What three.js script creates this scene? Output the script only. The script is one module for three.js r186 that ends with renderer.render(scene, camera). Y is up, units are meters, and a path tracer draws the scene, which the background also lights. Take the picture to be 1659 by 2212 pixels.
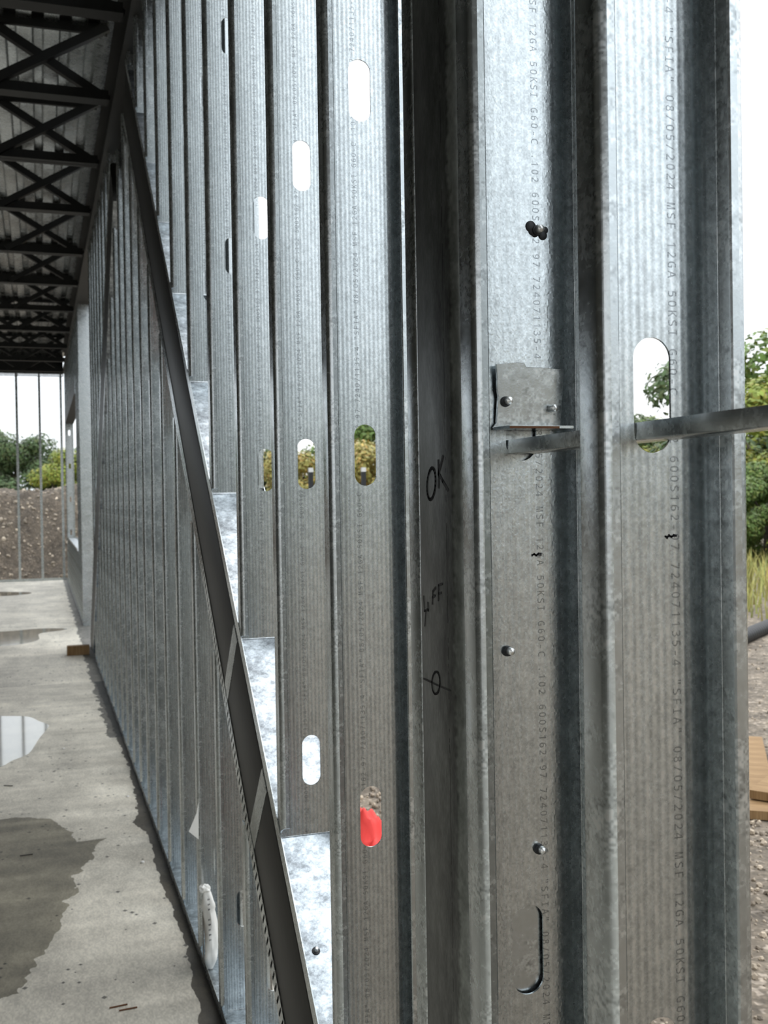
import * as THREE from 'three';
import { mergeGeometries, toCreasedNormals } from 'three/addons/utils/BufferGeometryUtils.js';

// ---------------------------------------------------------------- camera, sky, exposure
const I = 0.0254;                        // one inch in metres
const FOCAL = 2237, FW = 1659, FH = 2212;
const EYE = 56.353;                      // eye height above the slab, inches
const WALL = 17.5585;                    // interior face of the stud wall, inches to the right of the eye
const YAW = 0.319788, PITCH = -0.013193, ROLL = -0.015876;

const scene = new THREE.Scene();
const camera = new THREE.PerspectiveCamera(2 * Math.atan(FH / 2 / FOCAL) * 180 / Math.PI, FW / FH, 0.05, 400);
const fwd = new THREE.Vector3(Math.sin(YAW) * Math.cos(PITCH), Math.sin(PITCH), -Math.cos(YAW) * Math.cos(PITCH));
const r0 = new THREE.Vector3().crossVectors(fwd, new THREE.Vector3(0, 1, 0)).normalize();
const u0 = new THREE.Vector3().crossVectors(r0, fwd);
const rgt = r0.clone().multiplyScalar(Math.cos(ROLL)).addScaledVector(u0, Math.sin(ROLL));
const upv = u0.clone().multiplyScalar(Math.cos(ROLL)).addScaledVector(r0, -Math.sin(ROLL));
camera.position.set(0, EYE * I, 0);
camera.quaternion.setFromRotationMatrix(new THREE.Matrix4().makeBasis(rgt, upv, fwd.clone().negate()));
camera.focus = 1.35;
camera.userData.fStop = 13;
camera.updateMatrixWorld();
scene.add(camera);

const renderer = new THREE.WebGLRenderer({ antialias: true });
renderer.toneMapping = THREE.LinearToneMapping;
renderer.toneMappingExposure = 1.0;
renderer.shadowMap.enabled = true;

function rng(seed) { let a = seed >>> 0; return () => { a = (a + 0x6D2B79F5) >>> 0; let t = a; t = Math.imul(t ^ (t >>> 15), t | 1); t ^= t + Math.imul(t ^ (t >>> 7), t | 61); return ((t ^ (t >>> 14)) >>> 0) / 4294967296; }; }
// tileable value noise, nx by ny cells over a w by h picture
function cells(w, h, nx, ny, seed) {
  const r = rng(seed), g = new Float32Array(nx * ny); for (let i = 0; i < g.length; i++) g[i] = r();
  const out = new Float32Array(w * h), s = (t) => t * t * (3 - 2 * t);
  for (let y = 0; y < h; y++) {
    const fy = y / h * ny, y0 = Math.floor(fy), ty = s(fy - y0), ya = (y0 % ny) * nx, yb = ((y0 + 1) % ny) * nx;
    for (let x = 0; x < w; x++) {
      const fx = x / w * nx, x0 = Math.floor(fx), tx = s(fx - x0), xa = x0 % nx, xb = (x0 + 1) % nx;
      const a = g[ya + xa] * (1 - tx) + g[ya + xb] * tx, b = g[yb + xa] * (1 - tx) + g[yb + xb] * tx;
      out[y * w + x] = a * (1 - ty) + b * ty;
    }
  }
  return out;
}
function mixNoise(w, h, list) { const o = new Float32Array(w * h); let tot = 0; for (const [nx, ny, k, s] of list) { const c = cells(w, h, nx, ny, s); for (let i = 0; i < o.length; i++) o[i] += c[i] * k; tot += k; } for (let i = 0; i < o.length; i++) o[i] /= tot; return o; }
const clamp01 = (v) => Math.max(0, Math.min(1, v));
const sstep = (a, b, v) => { const t = clamp01((v - a) / (b - a)); return t * t * (3 - 2 * t); };
function dataTex(w, h, fn, srgb, rep) {
  const d = new Uint8Array(w * h * 4);
  for (let y = 0; y < h; y++) for (let x = 0; x < w; x++) { const c = fn(x, y, y * w + x); const i = (y * w + x) * 4; d[i] = clamp01(c[0]) * 255; d[i + 1] = clamp01(c[1]) * 255; d[i + 2] = clamp01(c[2]) * 255; d[i + 3] = 255; }
  const t = new THREE.DataTexture(d, w, h, THREE.RGBAFormat); t.magFilter = THREE.LinearFilter; t.minFilter = THREE.LinearMipmapLinearFilter; t.generateMipmaps = true;
  t.wrapS = t.wrapT = THREE.RepeatWrapping; if (srgb) t.colorSpace = THREE.SRGBColorSpace; if (rep) t.repeat.set(rep[0], rep[1]); t.needsUpdate = true; return t;
}

// overcast sky: brighter towards the zenith, soft cloud patches
{
  const w = 1024, h = 512, n = mixNoise(w, h, [[6, 6, 1, 11], [13, 12, .6, 12], [29, 26, .35, 13], [61, 50, .15, 14]]);
  const d = new Float32Array(w * h * 4);
  for (let y = 0; y < h; y++) {
    const el = ((y + .5) / h - .5) * Math.PI, s = Math.max(0, Math.sin(el));
    for (let x = 0; x < w; x++) {
      const i = (y * w + x), c = sstep(.36, .62, n[i]), L = 1.3 * (1 + 1.55 * s) * (.92 + .14 * c);
      d[i * 4] = L * (.885 + .1 * c); d[i * 4 + 1] = L * (.965 + .03 * c); d[i * 4 + 2] = L * (1.03 - .02 * c); d[i * 4 + 3] = 1;
    }
  }
  const t = new THREE.DataTexture(d, w, h, THREE.RGBAFormat, THREE.FloatType); t.mapping = THREE.EquirectangularReflectionMapping; t.magFilter = THREE.LinearFilter; t.needsUpdate = true;
  scene.background = t; scene.environment = t;
}

// ---------------------------------------------------------------- helpers
// photo pixel -> point (inches, relative to the eye) on a plane of known place
function ray(px, py) { return fwd.clone().multiplyScalar(FOCAL).addScaledVector(rgt, px - FW / 2).addScaledVector(upv, FH / 2 - py); }
function onX(px, py, X) { const d = ray(px, py); return d.multiplyScalar(X / d.x); }
function onY(px, py, Y) { const d = ray(px, py); return d.multiplyScalar(Y / d.y); }
function onZ(px, py, Z) { const d = ray(px, py); return d.multiplyScalar(-Z / d.z); }
const used = {};
function numbered(n) { if (!(n in used)) { used[n] = 0; return n; } used[n]++; return n + '_' + String(used[n]).padStart(3, '0'); }
function sh(o) { o.castShadow = true; o.receiveShadow = true; return o; }
function tag(o, label, category, group, kind) { o.userData.label = label; o.userData.category = category; if (group) o.userData.group = group; if (kind) o.userData.kind = kind; return o; }
function thing(name, label, category, pos = [0, 0, 0], group) { const g = new THREE.Group(); g.name = numbered(name); g.position.set(...pos); scene.add(g); return tag(g, label, category, group); }
function solo(name, geo, mat, label, category, pos = [0, 0, 0], group) { const m = sh(new THREE.Mesh(geo, mat)); m.name = numbered(name); m.position.set(...pos); scene.add(m); return tag(m, label, category, group); }
function part(parent, name, geo, mat, pos) { const m = sh(new THREE.Mesh(geo, mat)); m.name = name; if (pos) m.position.set(...pos); parent.add(m); return m; }
function struct(name, label, category, pos = [0, 0, 0]) { const g = new THREE.Group(); g.name = name; g.position.set(...pos); scene.add(g); tag(g, label, category); g.userData.kind = 'structure'; return g; }
function copyOf(src, pos, label, group) { const c = src.clone(); c.name = numbered(src.name.replace(/_\d{3}$/, '')); c.userData = { ...src.userData }; c.position.set(...pos); if (label) c.userData.label = label; if (group) c.userData.group = group; scene.add(c); return c; }

// prism: closed outline [[x,z],...] swept along y; ends may be sloped: yb, yt are numbers or functions of (x,z). uv in metres.
function prism(poly, yb, yt, crease = 0.6) {
  const B = typeof yb === 'function' ? yb : () => yb, T = typeof yt === 'function' ? yt : () => yt;
  let a = 0; for (let i = 0; i < poly.length; i++) { const p = poly[i], q = poly[(i + 1) % poly.length]; a += p[0] * q[1] - q[0] * p[1]; }
  const P = a > 0 ? poly.slice() : poly.slice().reverse();
  const pos = [], uv = []; let s = 0;
  for (let i = 0; i < P.length; i++) {
    const p = P[i], q = P[(i + 1) % P.length], L = Math.hypot(q[0] - p[0], q[1] - p[1]), s1 = s + L;
    const v = [[p, B(...p), s], [p, T(...p), s], [q, T(...q), s1], [p, B(...p), s], [q, T(...q), s1], [q, B(...q), s1]];
    for (const [c, y, u] of v) { pos.push(c[0], y, c[1]); uv.push(u, y); }
    s = s1;
  }
  const tri = THREE.ShapeUtils.triangulateShape(P.map((c) => new THREE.Vector2(c[0], c[1])), []);
  for (const t of tri) {
    for (const k of [t[0], t[1], t[2]]) { const c = P[k]; pos.push(c[0], T(...c), c[1]); uv.push(c[0], c[1]); }
    for (const k of [t[0], t[2], t[1]]) { const c = P[k]; pos.push(c[0], B(...c), c[1]); uv.push(c[0], c[1]); }
  }
  // winding: flip so that normals face outwards
  for (let i = 0; i < pos.length; i += 9) { for (let k = 0; k < 3; k++) { const t = pos[i + 3 + k]; pos[i + 3 + k] = pos[i + 6 + k]; pos[i + 6 + k] = t; } }
  for (let i = 0; i < uv.length; i += 6) { for (let k = 0; k < 2; k++) { const t = uv[i + 2 + k]; uv[i + 2 + k] = uv[i + 4 + k]; uv[i + 4 + k] = t; } }
  for (let i = 0; i < 3 * 6 * P.length; i += 9) { /* sides keep the flipped order */ }
  const g = new THREE.BufferGeometry(); g.setAttribute('position', new THREE.Float32BufferAttribute(pos, 3)); g.setAttribute('uv', new THREE.Float32BufferAttribute(uv, 2));
  g.computeVertexNormals();
  // make sure sides point outwards (test the first face), else flip all
  const n = g.attributes.normal, c0 = P.reduce((m, c) => [m[0] + c[0] / P.length, m[1] + c[1] / P.length], [0, 0]);
  let out = 0; for (let i = 0; i < P.length; i++) { const k = i * 6; out += n.getX(k) * (P[i][0] - c0[0]) + n.getZ(k) * (P[i][1] - c0[1]); }
  if (out < 0) { const q = g.attributes.position.array, w = g.attributes.uv.array; for (let i = 0; i < q.length; i += 9) for (let k = 0; k < 3; k++) { const t = q[i + 3 + k]; q[i + 3 + k] = q[i + 6 + k]; q[i + 6 + k] = t; } for (let i = 0; i < w.length; i += 6) for (let k = 0; k < 2; k++) { const t = w[i + 2 + k]; w[i + 2 + k] = w[i + 4 + k]; w[i + 4 + k] = t; } g.computeVertexNormals(); }
  return toCreasedNormals(g, crease);
}
function box(x0, x1, y0, y1, z0, z1) { const g = new THREE.BoxGeometry(x1 - x0, y1 - y0, z1 - z0); g.translate((x0 + x1) / 2, (y0 + y1) / 2, (z0 + z1) / 2); const p = g.attributes.position, n = g.attributes.normal, u = g.attributes.uv; for (let i = 0; i < p.count; i++) { const ax = Math.abs(n.getX(i)), ay = Math.abs(n.getY(i)); u.setXY(i, ax > .5 ? p.getZ(i) : p.getX(i), ay > .5 ? p.getZ(i) : p.getY(i)); } return g; }
function arc(cx, cz, r, a0, a1, n = 6) { const o = []; for (let i = 0; i <= n; i++) { const a = (a0 + (a1 - a0) * i / n) * Math.PI / 180; o.push([cx + r * Math.cos(a), cz + r * Math.sin(a)]); } return o; }
function roundRect(x0, x1, z0, z1, r, n = 6) { return [...arc(x1 - r, z1 - r, r, 0, 90, n), ...arc(x0 + r, z1 - r, r, 90, 180, n), ...arc(x0 + r, z0 + r, r, 180, 270, n), ...arc(x1 - r, z0 + r, r, 270, 360, n)]; }
function bar(a, b, wd, th) { const A = new THREE.Vector3(...a), Bv = new THREE.Vector3(...b), L = A.distanceTo(Bv); const g = new THREE.BoxGeometry(wd, L, th); const q = new THREE.Quaternion().setFromUnitVectors(new THREE.Vector3(0, 1, 0), Bv.clone().sub(A).normalize()); g.applyQuaternion(q); g.translate((A.x + Bv.x) / 2, (A.y + Bv.y) / 2, (A.z + Bv.z) / 2); return g; }

// ---------------------------------------------------------------- materials
const lin = (r, g, b) => new THREE.Color().setRGB(r, g, b);
const std = (o) => new THREE.MeshStandardMaterial(o);
const ZN = mixNoise(512, 512, [[150, 150, 1, 21], [70, 70, .8, 22], [26, 40, .5, 23]]);
const ZP = mixNoise(512, 512, [[5, 7, 1, 24], [14, 18, .8, 25], [44, 52, .6, 26], [110, 120, .5, 27]]);
const zincBump = dataTex(512, 512, (x, y, i) => { const v = ZN[i]; return [v, v, v]; }, false, [6, 6]);
const zincRough = dataTex(512, 512, (x, y, i) => { const v = .27 + .2 * (ZP[i] - .5) + .1 * (ZN[i] - .5); return [v, v, v]; }, false, [3, 3]);
const zincMap = dataTex(512, 512, (x, y, i) => { const v = .9 + .16 * (ZP[i] - .5) + .7 * (ZN[i] - .5) * sstep(.3, .7, ZP[i]); return [v * .985, v, v * 1.005]; }, true, [3, 3]);
const ZINC = lin(.67, .69, .695);
const plainZinc = std({ color: ZINC, metalness: 1, roughness: 1, map: zincMap, roughnessMap: zincRough });
const zinc = std({ color: ZINC, metalness: 1, roughness: 1, map: zincMap, roughnessMap: zincRough, bumpMap: zincBump, bumpScale: .00005 });
// track top seen in full daylight: duller zinc with mottled spangle
const spangleMap = dataTex(512, 512, (x, y, i) => { const v = .84 + .8 * (ZP[i] - .5); return [v * .97, v * .99, v * 1.01]; }, true, [6, 6]);
const spangle = std({ color: ZINC, metalness: 1, roughness: .34, map: spangleMap, bumpMap: zincBump, bumpScale: .00005 });

// stud webs: roll-formed ribs, grain and the ink-jet print line
const DEP = 5.75 * I, TILE = 23 * I, WX = 292, WY = 1168;
const WN = mixNoise(WX, WY, [[97, 389, 1, 31], [48, 160, .9, 32], [20, 60, .5, 33]]);
const WL = mixNoise(WX, WY, [[73, 4, 1, 34], [36, 7, .7, 35], [146, 9, .5, 36]]);
const WD = mixNoise(WX, WY, [[75, 190, 1, 37], [42, 90, .6, 38]]);
const ribs = (x) => { const X = x / WX * DEP / I; const k = sstep(.55, .8, X) * (1 - sstep(5.1, 5.35, X)); return k * (.5 + .5 * Math.cos(X / .31 * 2 * Math.PI)); };
const webBump = dataTex(WX, WY, (x, y, i) => { const v = .5 * ribs(x) + .22 * WN[i] + .1 * WL[i]; return [v, v, v]; }, false, [1 / DEP, 1 / TILE]);
const knurlBump = dataTex(WX, WY, (x, y, i) => { const d = sstep(.55, .7, WD[i]); const v = .45 * d + .22 * WN[i] + .12 * WL[i]; return [v, v, v]; }, false, [1 / DEP, 1 / TILE]);
const webRough = dataTex(WX, WY, (x, y, i) => { const v = .25 + .1 * (WL[i] - .5) + .12 * (WN[i] - .5) - .05 * (ribs(x) - .5); return [v, v, v]; }, false, [1 / DEP, 1 / TILE]);
const PRINT = '"SFIA" 08/05/2024 MSF 12GA 50KSI G60-C .102 600S162-97 724071135-4 ';
function printMap(dir, xIn, rib = 30) {
  const cv = document.createElement('canvas'); cv.width = WX; cv.height = WY; const c = cv.getContext('2d');
  const im = c.createImageData(WX, WY);
  for (let y = 0; y < WY; y++) for (let x = 0; x < WX; x++) { const i = y * WX + x, v = 231 + 26 * (WL[i] - .5) + 70 * (WN[i] - .5) + rib * (ribs(x) - .5); im.data[i * 4] = Math.min(255, v * .985); im.data[i * 4 + 1] = Math.min(255, v); im.data[i * 4 + 2] = Math.min(255, v * 1.004); im.data[i * 4 + 3] = 255; }
  c.putImageData(im, 0, 0);
  c.fillStyle = 'rgba(50,54,58,0.6)'; c.font = '23px monospace'; c.textAlign = 'center'; c.textBaseline = 'middle';
  const pitch = WY / PRINT.length;
  for (let k = 0; k < PRINT.length; k++) {
    const yy = dir > 0 ? (k + .5) * pitch : WY - (k + .5) * pitch;
    c.save(); c.translate(xIn * I / DEP * WX, yy); c.rotate(dir * Math.PI / 2); c.fillText(PRINT[k], 0, 0); c.restore();
  }
  // the head prints dots: break the strokes up
  const d = c.getImageData(0, 0, WX, WY);
  for (let y = 0; y < WY; y++) for (let x = 0; x < WX; x++) if ((x % 3 === 0) || (y % 4 === 0)) { const i = (y * WX + x) * 4; if (d.data[i] < 190) { d.data[i] += (226 - d.data[i]) * .55; d.data[i + 1] += (228 - d.data[i + 1]) * .55; d.data[i + 2] += (228 - d.data[i + 2]) * .55; } }
  c.putImageData(d, 0, 0);
  const t = new THREE.CanvasTexture(cv); t.colorSpace = THREE.SRGBColorSpace; t.wrapS = t.wrapT = THREE.RepeatWrapping; t.repeat.set(1 / DEP, 1 / TILE); return t;
}
const printDown = printMap(1, 3.72), printUp = printMap(-1, 2.42), printKnurl = printMap(1, 3.72, 0);
// idx: character that sits at pixel (px,py) on the web whose front face lies at z (inches)
function webMat(dir, idx, px, py, z, bump = webBump, scale = .00011) {
  const t = (bump === knurlBump ? printKnurl : dir > 0 ? printDown : printUp).clone(); t.needsUpdate = true;
  const y = (onZ(px, py, z).y + EYE) * I, v = dir > 0 ? 1 - idx / PRINT.length : idx / PRINT.length;
  t.offset.set(0, v - y / TILE);
  return std({ color: ZINC, metalness: 1, roughness: 1, map: t, roughnessMap: webRough, bumpMap: bump, bumpScale: scale });
}
// dark structural steel
const SN = mixNoise(512, 512, [[30, 9, 1, 41], [70, 22, .7, 42], [7, 4, .9, 43], [180, 60, .4, 44]]);
const steelMap = dataTex(512, 512, (x, y, i) => { const v = .72 + .55 * (SN[i] - .5); return [v, v, v * .985]; }, true, [2.5, 2.5]);
const steelRough = dataTex(512, 512, (x, y, i) => { const v = .5 + .35 * (SN[i] - .5); return [v, v, v]; }, false, [2.5, 2.5]);
// post face: mill scale, with a paler ragged band along one corner (u runs across the face, v in metres)
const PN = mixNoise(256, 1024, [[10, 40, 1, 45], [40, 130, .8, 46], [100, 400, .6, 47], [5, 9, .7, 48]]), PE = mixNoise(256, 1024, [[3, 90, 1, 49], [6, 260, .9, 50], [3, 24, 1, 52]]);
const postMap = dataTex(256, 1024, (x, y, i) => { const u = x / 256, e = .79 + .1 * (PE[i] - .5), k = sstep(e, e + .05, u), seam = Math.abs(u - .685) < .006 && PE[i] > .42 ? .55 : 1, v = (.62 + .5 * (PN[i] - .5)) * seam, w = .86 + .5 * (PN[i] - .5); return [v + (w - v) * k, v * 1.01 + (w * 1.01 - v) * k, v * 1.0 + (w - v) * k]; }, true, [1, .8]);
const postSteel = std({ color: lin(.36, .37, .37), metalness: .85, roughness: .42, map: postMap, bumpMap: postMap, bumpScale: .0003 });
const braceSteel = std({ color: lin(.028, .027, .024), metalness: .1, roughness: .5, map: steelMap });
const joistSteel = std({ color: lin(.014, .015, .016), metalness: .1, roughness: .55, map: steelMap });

const ink = std({ color: lin(.008, .008, .012), roughness: .6 });
const rust = std({ color: lin(.12, .05, .02), roughness: .9 });
const screwMetal = std({ color: lin(.78, .78, .76), metalness: 1, roughness: .4 });
const washerBlack = std({ color: lin(.012, .013, .015), roughness: .5 });

// ---------------------------------------------------------------- concrete slab
const Xs = (inch) => inch * I;
const dampPx = [[-60, 1765], [0, 1767], [38, 1762], [100, 1769], [137, 1785], [158, 1800], [168, 1815], [193, 1813], [229, 1810], [203, 1828], [211, 1833], [193, 1853], [175, 1871], [183, 1879], [173, 1889], [158, 1894], [168, 1904], [165, 1924], [168, 1937], [142, 1952], [142, 1970], [122, 1996], [135, 2006], [117, 2031], [102, 2069], [71, 2079], [56, 2107], [46, 2133], [0, 2151], [-60, 2165]];
const wetPx = [[192, 1440], [216, 1500], [240, 1562], [262, 1620], [277, 1650], [292, 1726], [300, 1757], [285, 1777], [315, 1795], [323, 1815], [330, 1853], [338, 1879], [356, 1917], [366, 1942], [379, 1985], [396, 2018], [407, 2056], [419, 2133], [436, 2212], [470, 2300], [600, 2300], [330, 1640], [210, 1420]];
const toFloor = (pts) => pts.map(([x, y]) => { const p = onY(x, y, -EYE); return [p.x * I, p.z * I]; });
const damp = toFloor(dampPx), wet = toFloor(wetPx);
function inside(poly, x, z) { let c = false; for (let i = 0, j = poly.length - 1; i < poly.length; j = i++) { const a = poly[i], b = poly[j]; if ((a[1] > z) !== (b[1] > z) && x < (b[0] - a[0]) * (z - a[1]) / (b[1] - a[1]) + a[0]) c = !c; } return c; }
const FLX0 = -.8, FLX1 = .64, FLZ0 = -2.3, FLZ1 = -8.6;
function slabMap(w, h, X0, X1, Z0, Z1, stains, seed) {
  const N = mixNoise(w, h, [[4, 9, 1, seed], [11, 26, .8, seed + 1], [37, 90, .5, seed + 2], [130, 300, .35, seed + 3]]), S = mixNoise(w, h, [[3, 60, 1, seed + 4], [8, 140, .8, seed + 5]]), F = cells(w, h, Math.floor(w / 3), Math.floor(h / 3), seed + 6), D = mixNoise(w, h, [[40, 90, 1, seed + 7], [110, 240, .6, seed + 8]]);
  const r = rng(seed + 9), spots = []; for (let i = 0; i < 420; i++) spots.push([r(), r(), r()]);
  const tex = dataTex(w, h, (x, y, i) => {
    const X = X0 + (x + .5) / w * (X1 - X0), Z = Z0 + (y + .5) / h * (Z1 - Z0);
    let v = .82 + .34 * (N[i] - .5) + .16 * (S[i] - .5) + .12 * (F[i] - .5), c = [v, v * .972, v * .905];
    const jx = (D[i] - .5) * .05, jz = (S[i] - .5) * .12;
    if (stains) {
      if (inside(damp, X + jx, Z + jz)) { const k = .66 + .16 * (S[i] - .5) + .1 * (N[i] - .5); c = [c[0] * k, c[1] * k * .985, c[2] * k * .93]; }
      if (inside(wet, X + jx * .6, Z + jz * .4)) { const k = .3 + .16 * D[i]; c = [c[0] * k, c[1] * k * .96, c[2] * k * .9]; }
    }
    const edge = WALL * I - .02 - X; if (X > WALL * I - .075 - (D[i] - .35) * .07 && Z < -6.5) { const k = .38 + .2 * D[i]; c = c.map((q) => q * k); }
    return c;
  }, true);
  const d = tex.image.data;
  for (const [a, b, k] of spots) { const cx = Math.floor(a * w), cy = Math.floor(b * h), rr = 1 + Math.floor(k * 3), dark = .3 + .3 * k; for (let yy = -rr; yy <= rr; yy++) for (let xx = -rr * 2; xx <= rr * 2; xx++) if (Math.abs(xx) / 2 + Math.abs(yy) <= rr) { const X = (cx + xx + w) % w, Y = (cy + yy + h) % h, i = (Y * w + X) * 4; for (let q = 0; q < 3; q++) d[i + q] *= dark; } }
  tex.wrapS = tex.wrapT = THREE.ClampToEdgeWrapping; return tex;
}
const floorGrp = struct('floor', 'bare grey concrete slab with damp patches', 'floor');
function slabPanel(X0, X1, Z0, Z1, mat) {
  const g = new THREE.BoxGeometry(X1 - X0, .12, Z0 - Z1); const p = g.attributes.position, u = g.attributes.uv;
  for (let i = 0; i < p.count; i++) u.setXY(i, p.getX(i) / (X1 - X0) + .5, .5 - p.getZ(i) / (Z0 - Z1));
  return part(floorGrp, 'slab_panel', g, mat, [(X0 + X1) / 2, -.06, (Z0 + Z1) / 2]);
}
const slabRough = dataTex(256, 256, (x, y) => { const v = .62; return [v, v, v]; }, false);
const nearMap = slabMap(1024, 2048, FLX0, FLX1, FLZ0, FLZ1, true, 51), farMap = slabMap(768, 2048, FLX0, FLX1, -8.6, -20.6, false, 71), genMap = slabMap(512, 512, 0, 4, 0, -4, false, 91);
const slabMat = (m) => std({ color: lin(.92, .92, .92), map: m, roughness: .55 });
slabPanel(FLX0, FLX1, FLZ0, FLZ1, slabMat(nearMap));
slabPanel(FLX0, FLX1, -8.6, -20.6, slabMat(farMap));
slabPanel(FLX0, FLX1, 2.2, FLZ0, slabMat(genMap));
slabPanel(FLX0, FLX1, 7.8, 2.2, slabMat(genMap));
for (const [z0, z1] of [[7.8, 2.2], [2.2, -2.3], [-2.3, -8.6], [-8.6, -14.6], [-14.6, -20.6]]) for (const [x0, x1] of [[-9.3, -5], [-5, -.8]]) slabPanel(x0, x1, z0, z1, slabMat(genMap));

// ---------------------------------------------------------------- stud wall
const T = .0026, RO = .0034, RL = .0088, FLG = 1.625 * I, LIP = .0175, ZF = -T + FLG;
function flangeOutline(mirror) {
  const o = [[RO, -T], ...arc(RO, -T + RO, RO, 270, 180), ...arc(RL, ZF - RL, RL, 180, 90, 10), ...arc(RL, ZF - RL, RL - T, 90, 180, 8), ...arc(RO, -T + RO, RO - T, 180, 270)];
  return mirror ? o.map(([x, z]) => [DEP - x, z]) : o;
}
function lipOutline(mirror) { const c = .0015, o = [[RL, ZF], [LIP - c, ZF], [LIP, ZF - c], [LIP, ZF - T], [RL, ZF - T]]; return mirror ? o.map(([x, z]) => [DEP - x, z]) : o; }
function stadium(path, cx, cy, w, h) { const r = w / 2; path.moveTo(cx + r, cy - h / 2 + r); path.lineTo(cx + r, cy + h / 2 - r); path.absarc(cx, cy + h / 2 - r, r, 0, Math.PI, false); path.lineTo(cx - r, cy - h / 2 + r); path.absarc(cx, cy - h / 2 + r, r, Math.PI, Math.PI * 2, false); return path; }
function webGeo(x0, x1, yb, yt, slots) {
  const s = new THREE.Shape([[x0, yb], [x1, yb], [x1, yt], [x0, yt]].map((p) => new THREE.Vector2(...p)));
  for (const y of slots) if (y - 2.05 * I > yb + .004 && y + 2.05 * I < yt - .004) s.holes.push(stadium(new THREE.Path(), 3 * I * DEP / (6 * I) , y, 1.5 * I, 4.05 * I));
  const g = new THREE.ExtrudeGeometry(s, { depth: T, bevelEnabled: false, curveSegments: 12 }); g.translate(0, 0, -T); return g;
}
// o: z (inches, front face of the web), yb / yt: world heights (m) or functions of local z, slots: list of heights (m), facing: +1 open towards +z
function buildStud(name, label, group, o) {
  const zc = o.z * I, B = typeof o.yb === 'function' ? o.yb : () => o.yb, Tt = typeof o.yt === 'function' ? o.yt : () => o.yt, base = Math.min(B(0), B(ZF));
  const g = thing(name, label, 'stud', [WALL * I, base, zc], group), f = o.facing ?? 1;
  const yb = (x, z) => B(f * z) - base, yt = (x, z) => Tt(f * z) - base;
  const web = webGeo(RO, DEP - RO, yb(0, 0), yt(0, 0), (o.slots || []).map((y) => y - base));
  const wm = o.web || zinc, fm = o.far ? plainZinc : zinc; const uvw = web.attributes.uv, pw = web.attributes.position; for (let i = 0; i < uvw.count; i++) uvw.setXY(i, pw.getX(i), pw.getY(i) + base);
  const ps = [part(g, 'web', web, wm), ...[false, true].flatMap((m) => [part(g, 'flange', prism(flangeOutline(m), yb, yt), fm), part(g, 'lip', prism(lipOutline(m), yb, yt), fm)])];
  if (f < 0) for (const p of ps) p.scale.z = -1;
  return g;
}
const H = (inchRel) => (inchRel + EYE) * I;      // height relative to the eye (inches) -> world metres
const slotRows = (c) => [-72, -48, -24, 0, 24, 48, 72, 96].map((k) => H(c + k));
const TOPH = (z) => H(88 + (-z - 210) * (8 / 588));
const SLAB = .0032;
const webPlain = std({ color: ZINC, metalness: 1, roughness: 1, map: printUp, roughnessMap: webRough, bumpMap: webBump, bumpScale: .00011 });

const R = buildStud('wall_stud', 'galvanized steel stud beside the open edge, with bridging channel through its slot', null, { z: -31.556, yb: SLAB, yt: TOPH(-32), slots: slotRows(3.467), web: webMat(1, 7, 1470, 1608, 31.556, webBump, .00013) });
const Q = buildStud('wall_stud', 'galvanized stud in front of dark steel post, with clip angle screwed to it', null, { z: -42.02, yb: SLAB, yt: TOPH(-42), slots: slotRows(3.606), web: webMat(1, 27, 1165, 1240, 42.02, knurlBump, .0001) });
buildStud('wall_stud', 'galvanized stud pressed against the far side of the dark steel post', null, { z: -47.75, yb: SLAB, yt: TOPH(-48), slots: [], facing: -1, web: webPlain });

// braces: a straight line in the wall; ref = top face of the track that lies on the brace
const SL = .875, ANG = Math.atan(SL), CA = Math.cos(ANG), SA = Math.sin(ANG);
const line1 = (z) => -13.3 + SL * (-z - 97.4);                 // inches above eye
const line2 = (z) => 12.2 - .845 * (-z - 346);                 // far brace, top face of its track
const BR = 11.4, UND = (BR + .3) / CA;                         // underside, measured vertically
const ord = ['first', 'second', 'third', 'fourth', 'fifth', 'sixth', 'seventh', 'eighth', 'ninth', 'tenth', 'eleventh', 'twelfth', 'thirteenth', 'fourteenth', 'fifteenth', 'sixteenth', 'seventeenth', 'eighteenth', 'nineteenth', 'twentieth'];
const A0 = -65.434, named = ['first', 'second', 'third', 'fourth', 'fifth', 'sixth', 'seventh', 'eighth', 'ninth'];
const texts = { 0: [-1, 7, 782, 1410, 65.434], 1: [-1, 30, 655, 1250, 81.434], 2: [-1, 18, 560, 900, 97.434] };
for (let n = 0; n <= 9; n++) {
  const z = A0 - 16 * n, m = texts[n] ? webMat(...texts[n]) : webPlain;
  const lab = n === 0 ? 'full-width galvanized stud next to the dark post, three punched slots, red netting behind lowest' : `galvanized stud ending on the near brace, ${named[n - 1]} beyond the long slotted stud`;
  buildStud('wall_stud', lab, n ? 'studs standing on the near brace' : null, { z, yb: (zl) => H(line1(z)) + .004 + Math.max(0, zl) * ([0, .75, .32][n] || 0) + Math.max(0, zl) * (n > 2 ? .3 : 0), yt: TOPH(z), slots: slotRows(2.876), web: n > 6 ? plainZinc : m, far: n > 4 });
}
for (let n = 1; n <= 10; n++) {
  const z = A0 - 16 * n;
  buildStud('wall_stud', `short galvanized stud under the near brace, ${ord[n - 1]} from the dark post`, 'studs under the near brace', { z, yb: SLAB, yt: Math.min(TOPH(z), H(line1(z + 1.7) - UND) - .0025), slots: slotRows(2.876), web: n > 6 ? plainZinc : webPlain, far: n > 4 });
}
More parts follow.
